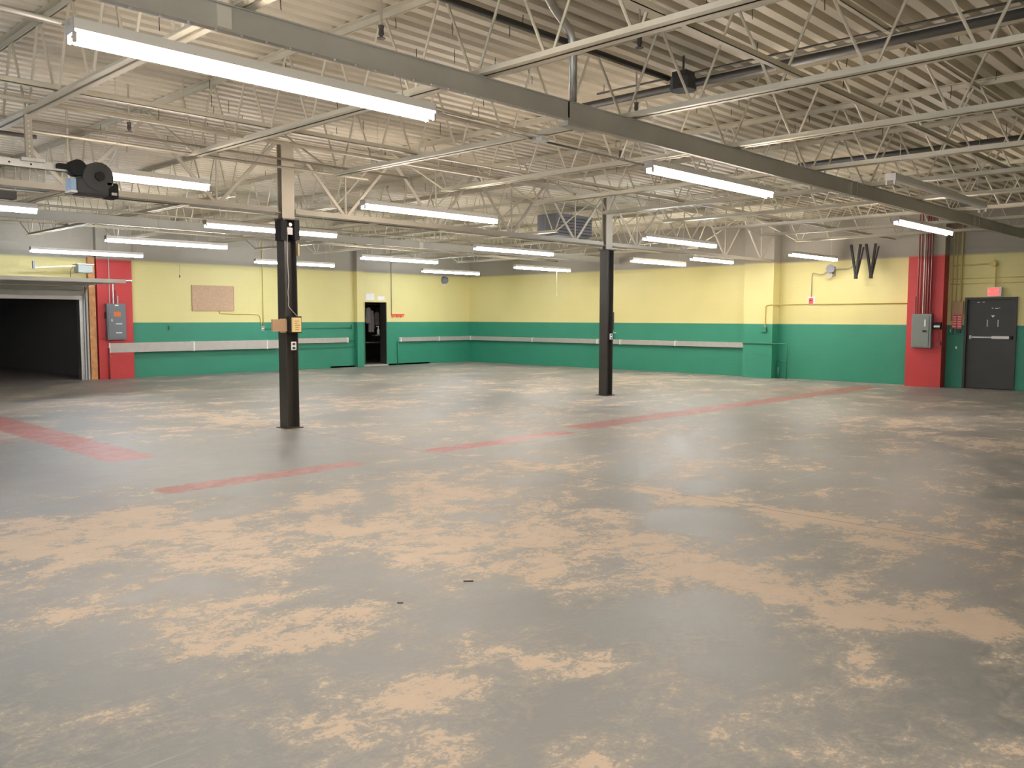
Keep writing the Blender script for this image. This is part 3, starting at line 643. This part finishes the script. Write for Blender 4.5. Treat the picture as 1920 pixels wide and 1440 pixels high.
# doorway: dark room behind
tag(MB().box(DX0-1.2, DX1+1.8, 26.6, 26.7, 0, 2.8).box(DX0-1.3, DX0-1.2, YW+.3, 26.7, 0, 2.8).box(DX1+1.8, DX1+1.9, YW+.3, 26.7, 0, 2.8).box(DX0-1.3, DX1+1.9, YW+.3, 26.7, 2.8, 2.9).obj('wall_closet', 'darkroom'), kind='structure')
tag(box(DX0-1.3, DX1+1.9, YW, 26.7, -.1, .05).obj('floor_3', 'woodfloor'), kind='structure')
t = thing('door_2', (DX0, YW, 0), None, None); tag(t, kind='structure'); w = DX1-DX0
box(-.0, .03, -.02, .3, 0.05, DZ).obj('jamb', 'wall', t); box(w-.03, w, -.02, .3, 0.05, DZ).obj('jamb', 'door', t); box(-.05, w+.05, -.025, .3, DZ-.02, DZ+.03).obj('head', 'wall', t)
box(-.05, w+.05, -.04, .3, .0, .052).obj('threshold', 'alu', t)
def hung(x, y, z, wd, h, m, label):
    t = thing('hanging_garment', (x, y, z), label, 'clothing', 'clothes hung in the dark room')
    mb = MB(); n = 7
    for s_ in (0, 1):
        for i in range(n):
            xx = -wd/2 + wd*i/(n-1); zz = -.05*abs(i-3)/3 if s_ == 0 else -h + .02*math.sin(i*2)
            k = 0.55+.45*s_ if s_ == 0 else 1.0
            mb.v.append((xx*(.8 if s_ == 0 else 1), .03*math.sin(i*2.2), zz)); mb.v.append((xx*(.8 if s_ == 0 else 1), .03*math.sin(i*2.2)+.04, zz))
    for i in range(n-1):
        a, b, c, d = 2*i, 2*i+2, 2*n+2*i+2, 2*n+2*i; mb.f += [(a, b, c, d), (a+1, b+1, c+1, d+1), (a, a+1, b+1, b), (d, d+1, c+1, c)]
    mb.obj('cloth', m, t); MB().tube([(0, .02, 0), (0, .02, .08), (.03, .02, .11)], .004, 5).obj('hook', 'steel', t)
hung(17.78, 23.9, 1.95, .22, .55, 'cloth', 'pale garment hanging leftmost inside the dark doorway')
hung(17.98, 24.0, 1.85, .24, .75, 'cloth', 'longer pale garment hanging centre of the dark doorway')
hung(18.12, 24.1, 1.72, .2, .5, 'bluecloth', 'dull blue garment between the pale ones in the doorway')
hung(18.38, 24.2, 1.80, .2, .45, 'cloth', 'pale garment hanging rightmost inside the dark doorway')
tag(MB().tube([(17.0, 24.05, 2.06), (19.0, 24.05, 2.06)], .012, 6).obj('hanging_rail', 'steel'), 'steel hanging rail across the dark room behind the doorway', 'rail')
t = thing('spray_bottle', (17.90, 23.52, 1.02), 'white spray bottle on the shelf inside the dark doorway', 'bottle')
MB().tube([(0, 0, 0), (0, 0, .16), (0, 0, .21), (0, 0, .26)], [.045, .045, .018, .018], 10).obj('body', 'white', t, True); box(-.07, .02, -.02, .02, .26, .30).obj('nozzle', 'white', t)
t = thing('work_table', (17.9, 24.1, .05), 'dark work table inside the room behind the doorway', 'table')
box(-.9, .9, -.3, .3, .68, .72).obj('table_top', 'darkroom', t)
for sx in (-.85, .85):
    for sy in (-.26, .26): box(sx-.025, sx+.025, sy-.025, sy+.025, 0, .68).obj('leg', 'darkroom', t)
tag(box(17.7, 18.2, 23.42, 23.62, .98, 1.02).obj('wall_shelf', 'darkroom'), 'small dark shelf inside the doorway carrying the spray bottle', 'shelf')
tag(box(17.0, 17.36, YW-.004, YW-.001, 2.17, 2.38).obj('paper_sheet', 'paper'), 'larger blank white paper taped over the dark doorway', 'paper')
tag(box(17.50, 17.78, YW-.004, YW-.001, 2.17, 2.30).obj('paper_sheet', 'paper'), 'smaller white paper over right side of the dark doorway', 'paper')

# ---------------------------------------------------------------- right wall fittings (mesh x = out of wall is negative)
t = thing('breaker_panel', (XW-.32, 7.10, .92), 'grey-green breaker panel on the right red pilaster', 'electrical panel')
box(-.13, 0, -.22, .22, 0, .79).obj('enclosure', 'panelgreen', t, bevel=.006); box(-.142, -.131, -.17, .20, .03, .76).obj('door', 'panelgreen', t, bevel=.003)
box(-.15, -.142, -.10, -.07, .50, .66).obj('white_label', 'label', t); box(-.165, -.142, -.12, -.04, .38, .41).obj('latch', 'black', t)
for i, (yy, mm, z1) in enumerate(((.13, 'redpipe', 3.2), (.07, 'redpipe', 3.2), (.0, 'conduit', 3.2), (-.05, 'redpipe', 3.2), (-.10, 'redpipe', 3.2), (-.16, 'redpipe', 3.2), (.17, 'redpipe', 1.2))):
    MB().tube([(-.06, yy, .79), (-.06, yy, z1)], .016, 8).obj('conduit', mm, t)
t = thing('alarm_box', (XW-.32, 6.78, 1.40), 'black control box with white label right of the breaker panel', 'control box')
box(-.08, 0, -.09, .08, -.05, .12).obj('case', 'black', t, bevel=.006); box(-.085, -.08, -.07, .06, .0, .045).obj('white_label', 'label', t)
t = thing('red_box', (XW-.32, 6.75, 1.02), 'small dark red box low on the right red pilaster', 'box')
box(-.06, 0, -.05, .05, -.04, .05).obj('case', 'redpipe', t); MB().tube([(-.03, 0, .05), (-.03, 0, .32)], .008, 6).obj('conduit', 'redpipe', t)
pipe('conduit', [(XW-.02, 11.3-.25, 1.28), (XW-.37, 11.1, 1.30), (XW-.37, 11.1, 1.95), (XW-.37, 10.86, 1.97), (XW-.02, 10.80, 1.97), (XW-.02, 7.5, 1.97)], .014, 'yellowpipe', 'yellow-painted conduit along right wall from pilaster to red pilaster', b=.08)
tag(box(XW-.42, XW-.35, 11.05, 11.20, 1.24, 1.36).obj('conduit_box', 'greenmetal'), 'small green-painted conduit box on the right-wall pilaster', 'box')
pipe('conduit', [(XW-.37, 11.75, .93), (XW-.37, 10.86, .93), (XW-.30, 10.5, .93), (XW-.30, 10.5, 0)], .018, 'greenmetal', 'green pipe from long raceway bending down to the floor', b=.05)
pipe('conduit', [(XW-.30, 10.5, .47), (XW-.1, 10.86, .47)], .014, 'greenmetal', 'short level green pipe branching beside the pilaster')
pipe('conduit', [(XW-.2, 10.78, .30), (XW-.2, 10.78, 0)], .02, 'greenmetal', 'short green pipe stub standing on floor beside the pilaster')
t = thing('fire_alarm', (XW, 10.0, 2.06), 'small red fire alarm pull on the yellow right wall', 'fire alarm')
box(-.012, 0, -.10, .10, -.11, .11).obj('back_plate', 'paper', t); box(-.06, -.012, -.05, .05, -.07, .07).obj('case', 'redsign', t, bevel=.006); box(-.07, -.06, -.03, .03, -.01, .03).obj('handle', 'redpipe', t)
pipe('conduit', [(XW-.02, 10.0, 2.16), (XW-.02, 10.0, 2.70), (XW-.08, 9.95, 2.78), (XW-.08, 9.7, 2.72), (XW-.1, 9.45, 2.86), (XW-.02, 9.0, 2.85), (XW-.02, 8.8, 3.1)], .012, 'conduit', 'wavy conduit from fire alarm up to the wall horn', b=.07)
t = thing('wall_horn', (XW, 9.43, 2.80), 'dark grey round horn fixed high on the yellow right wall', 'horn')
MB().tube([(-.22, 0, .06), (-.14, 0, .06), (-.04, 0, .06), (0, 0, .06)], [.11, .09, .05, .05], 12).obj('bell', 'heater', t, True); MB().tube([(-.16, .05, -.10), (-.06, .05, -.10), (0, .05, -.10)], [.085, .06, .04], 12).obj('lamp_head', 'conduit', t, True); box(-.05, 0, -.05, .08, -.13, .12).obj('mount', 'conduit', t)
for yy, lb in ((8.72, 'left-hand black V-shaped hanger at top of yellow right wall'), (8.35, 'right-hand black V-shaped hanger at top of yellow right wall')):
    t = thing('v_hanger', (XW-.35, yy, 2.62), lb, 'hanger', 'black V-shaped hangers')
    MB().bar((0, 0, 0), (0, .14, .80), .05, .05).obj('strut', 'black', t); MB().bar((0, 0, 0), (0, -.09, .80), .05, .05).obj('strut', 'black', t); MB().bar((0, -.02, 0), (.3, -.05, .75), .03, .03).obj('brace', 'charcoal', t); box(-.03, .03, -.035, .035, -.04, .06).obj('foot', 'black', t)
# exit door
t = thing('door_3', (XW, EY0, 0), None, None); tag(t, kind='structure'); w = EY1-EY0
MB().box(-.03, .12, 0.001, .05, 0, EZ).box(-.03, .12, w-.05, w-.001, 0, EZ).box(-.03, .12, .05, w-.05, EZ-.05, EZ-.001).obj('door_frame', 'door', t)
box(.04, .09, .05, w-.05, .01, EZ-.05).obj('leaf', 'door', t)
MB().box(-.02, .03, .14, .50, 1.15, 1.21).obj('push_bar_case', 'white', t); MB().box(-.03, .0, .50, w-.14, 1.165, 1.195).obj('push_bar', 'steel', t); box(-.03, .04, w-.17, w-.12, 1.14, 1.22).obj('bar_end', 'steel', t); box(-.03, .04, .08, .14, 1.14, 1.22).obj('bar_end', 'black', t)
for a, b, c, d in ((.38, .40, 1.42, 1.58), (.60, .62, 1.42, 1.58)): box(.032, .040, a, b, c, d).obj('scuff_strip', 'alu', t)
MB().prism([(.46, 1.68), (.54, 1.68), (.50, 1.63)], .032, .039, 0).obj('small_plate', 'label', t)
for a, b, zz in ((.40, .46, 1.83), (.50, .53, 1.835), (.36, .39, 1.84), (.78, .84, 1.97), (.68, .73, 1.975)): box(.032, .039, a, b, zz, zz+.014).obj('chip', 'label', t)
box(XW+.3, XW+.34, EY0-.1, EY1+.1, 0, EZ+.1).obj('wall_outer', 'darkroom')['kind'] = 'structure'
t = thing('exit_sign', (XW, 5.69, 2.21), 'small red exit sign glowing above the dark exit door', 'exit sign')
box(-.07, -.005, -.15, .14, -.10, .10).obj('housing', 'paper', t, bevel=.005); box(-.075, -.071, -.10, .13, -.085, .085).obj('face', 'redexit', t)
x = text_mesh('EXIT', .11, 'label', 'lettering'); x.parent = t; x.rotation_euler = (PI/2, 0, -PI/2); x.location = (-.077, .012, 0)
MB().tube([(-.03, 0, .10), (-.03, 0, .60)], .012, 6).obj('conduit', 'yellowpipe', t)
pipe('conduit', [(XW-.02, 6.6, 2.83), (XW-.02, 5.7, 2.84)], .016, 'yellowpipe', 'level yellow conduit to the fitting above the exit sign')
tag(MB().tube([(XW-.07, 5.74, 2.84), (XW, 5.74, 2.84)], .07, 10).obj('junction_box', 'yellowpipe'), 'round yellow box above the exit sign', 'junction box')
pipe('conduit', [(XW-.02, 6.62, 2.52), (XW-.02, 4.2, 2.54)], .010, 'yellowpipe', 'upper level yellow conduit above the exit door')
pipe('conduit', [(XW-.02, 6.62, 2.40), (XW-.02, 4.2, 2.42)], .010, 'yellowpipe', 'lower level yellow conduit above the exit door')
for yy, z0, lb in ((6.58, 1.55, 'leftmost'), (6.50, 1.4, 'second'), (6.40, 1.4, 'thick third')):
    pipe('conduit', [(XW-.03, yy, z0), (XW-.03, yy, 4.1)], .013 if 'thick' not in lb else .022, 'yellowpipe', f'{lb} upright yellow conduit between red pilaster and exit door')
tag(box(XW-.09, XW-.06, 6.32, 6.56, 1.70, 2.0).obj('brown_plate', 'card'), 'brown plate above the red notices beside the exit door', 'plate')
for yy, lb in ((6.50, 'left red notice'), (6.39, 'right red notice')):
    t = thing('red_notice', (XW-.06, yy, 1.54), f'{lb} hung beside the dark exit door', 'notice', 'red notices beside the exit door')
    box(-.01, 0, -.05, .05, -.16, .15).obj('sheet', 'redsign', t)
    for k in range(5): box(-.012, -.010, -.038, .038, -.12+k*.055, -.105+k*.055).obj('print_line', 'paper', t)
t = thing('switch_box', (XW, 6.58, 1.32), 'green-painted switch box on wall right of red pilaster', 'switch box')
box(-.05, 0, -.05, .05, -.09, .09).obj('case', 'greenmetal', t, bevel=.006); box(-.06, -.05, -.01, .01, -.02, .03).obj('toggle', 'white', t)
tag(box(XW-.05, XW, 6.36, 6.46, 1.27, 1.36).obj('switch_box', 'charcoal'), 'dark switch box below the red notices', 'switch box')
tag(box(XW-.012, XW, 6.44, 6.47, .90, .96).obj('wall_plug', 'white'), 'tiny white plug low on green wall beside exit door', 'plug')

# ---------------------------------------------------------------- overhead rail and black operator at left
t = thing('strut_rail', (.91, 8.75, 2.99), 'galvanised channel rail ending at the black door operator', 'rail')
MB().box(-5, 2.30, -.03, .03, 0.03, .036).box(-5, 2.30, -.03, -.025, -.03, .03).box(-5, 2.30, .025, .03, -.03, .03).obj('channel', 'steel', t)
for xx in (1.62, 1.80, 2.22): MB().tube([(xx, -.032, .0), (xx, -.028, .0)], .009, 8).obj('hole', 'black', t)
t = thing('perforated_hanger', (2.70, 8.715, 3.022), 'perforated steel angle hanging the rail from a joist', 'hanger')
MB().box(-.03, .03, -.003, .0, 0, .415).box(-.03, -.027, 0, .03, 0, .415).obj('angle', 'conduit', t)
for k in range(8): MB().tube([(0, -.006, .04+k*.045), (0, -.003, .04+k*.045)], .007, 6).obj('hole', 'white', t)
box(-.08, .12, -.04, .04, -.01, .02).obj('foot', 'steel', t)
t = thing('door_operator', (3.26, 8.69, 2.91), 'black chain-driven door operator at the end of the overhead rail', 'door operator')
MB().tube([(0, -.10, .02), (0, .12, .02)], .135, 18).obj('drum', 'charcoal', t, True)
MB().tube([(-.17, -.06, .09), (-.17, .08, .09)], .075, 14).obj('pulley', 'black', t, True)
MB().tube([(0, -.13, .02), (0, -.10, .02)], .045, 10).obj('hub', 'black', t)
box(-.20, .10, -.08, .10, -.16, .0).obj('motor_case', 'charcoal', t, bevel=.02)
box(.08, .20, -.06, .08, -.17, -.02).obj('gear_case', 'black', t, bevel=.02)
box(-.34, -.12, -.05, .03, .07, .11).obj('bracket', 'black', t)
box(-.255, -.205, -.09, .04, -.13, -.02).obj('control_plate', 'blue', t); box(-.26, -.20, -.10, .05, -.15, -.13).obj('plate_foot', 'white', t)
for p_ in ((.10, -.09, -.04), (.14, -.085, -.13)): MB().cbox(p_, (.05, .02, .025)).obj('bright_clip', 'steel', t)
t = thing('operator_shaft', (2.1, 9.0, 2.70), 'dark horizontal tray at the far left below the rail', 'tray')
box(-3, .55, -.05, .05, -.01, .06).obj('tray', 'charcoal', t); MB().tube([(.5, 0, .02), (.75, 0, .06), (.95, 0, .11)], .01, 6).obj('cable', 'conduit', t)
tag(MB().tube([(2.2, 10.6, 3.2), (2.05, 10.5, 2.6)], .01, 6).obj('drop_rod', 'conduit'), 'thin rod hanging at far left', 'rod')
# flakes on floor
for i, (x, y, r) in enumerate(((3.51, 3.75, .4), (2.97, 3.73, 1.2))):
    s_ = 1 - .45*i
    tag(MB().bar((x-.02*s_, y+.015*s_, .003), (x+.025*s_, y-.025*s_, .003), .012, .006).obj('debris', 'charcoal'), 'dark sliver lying on the bare floor, ' + ('larger, nearer centre' if i == 0 else 'smaller one to its left'), 'debris')
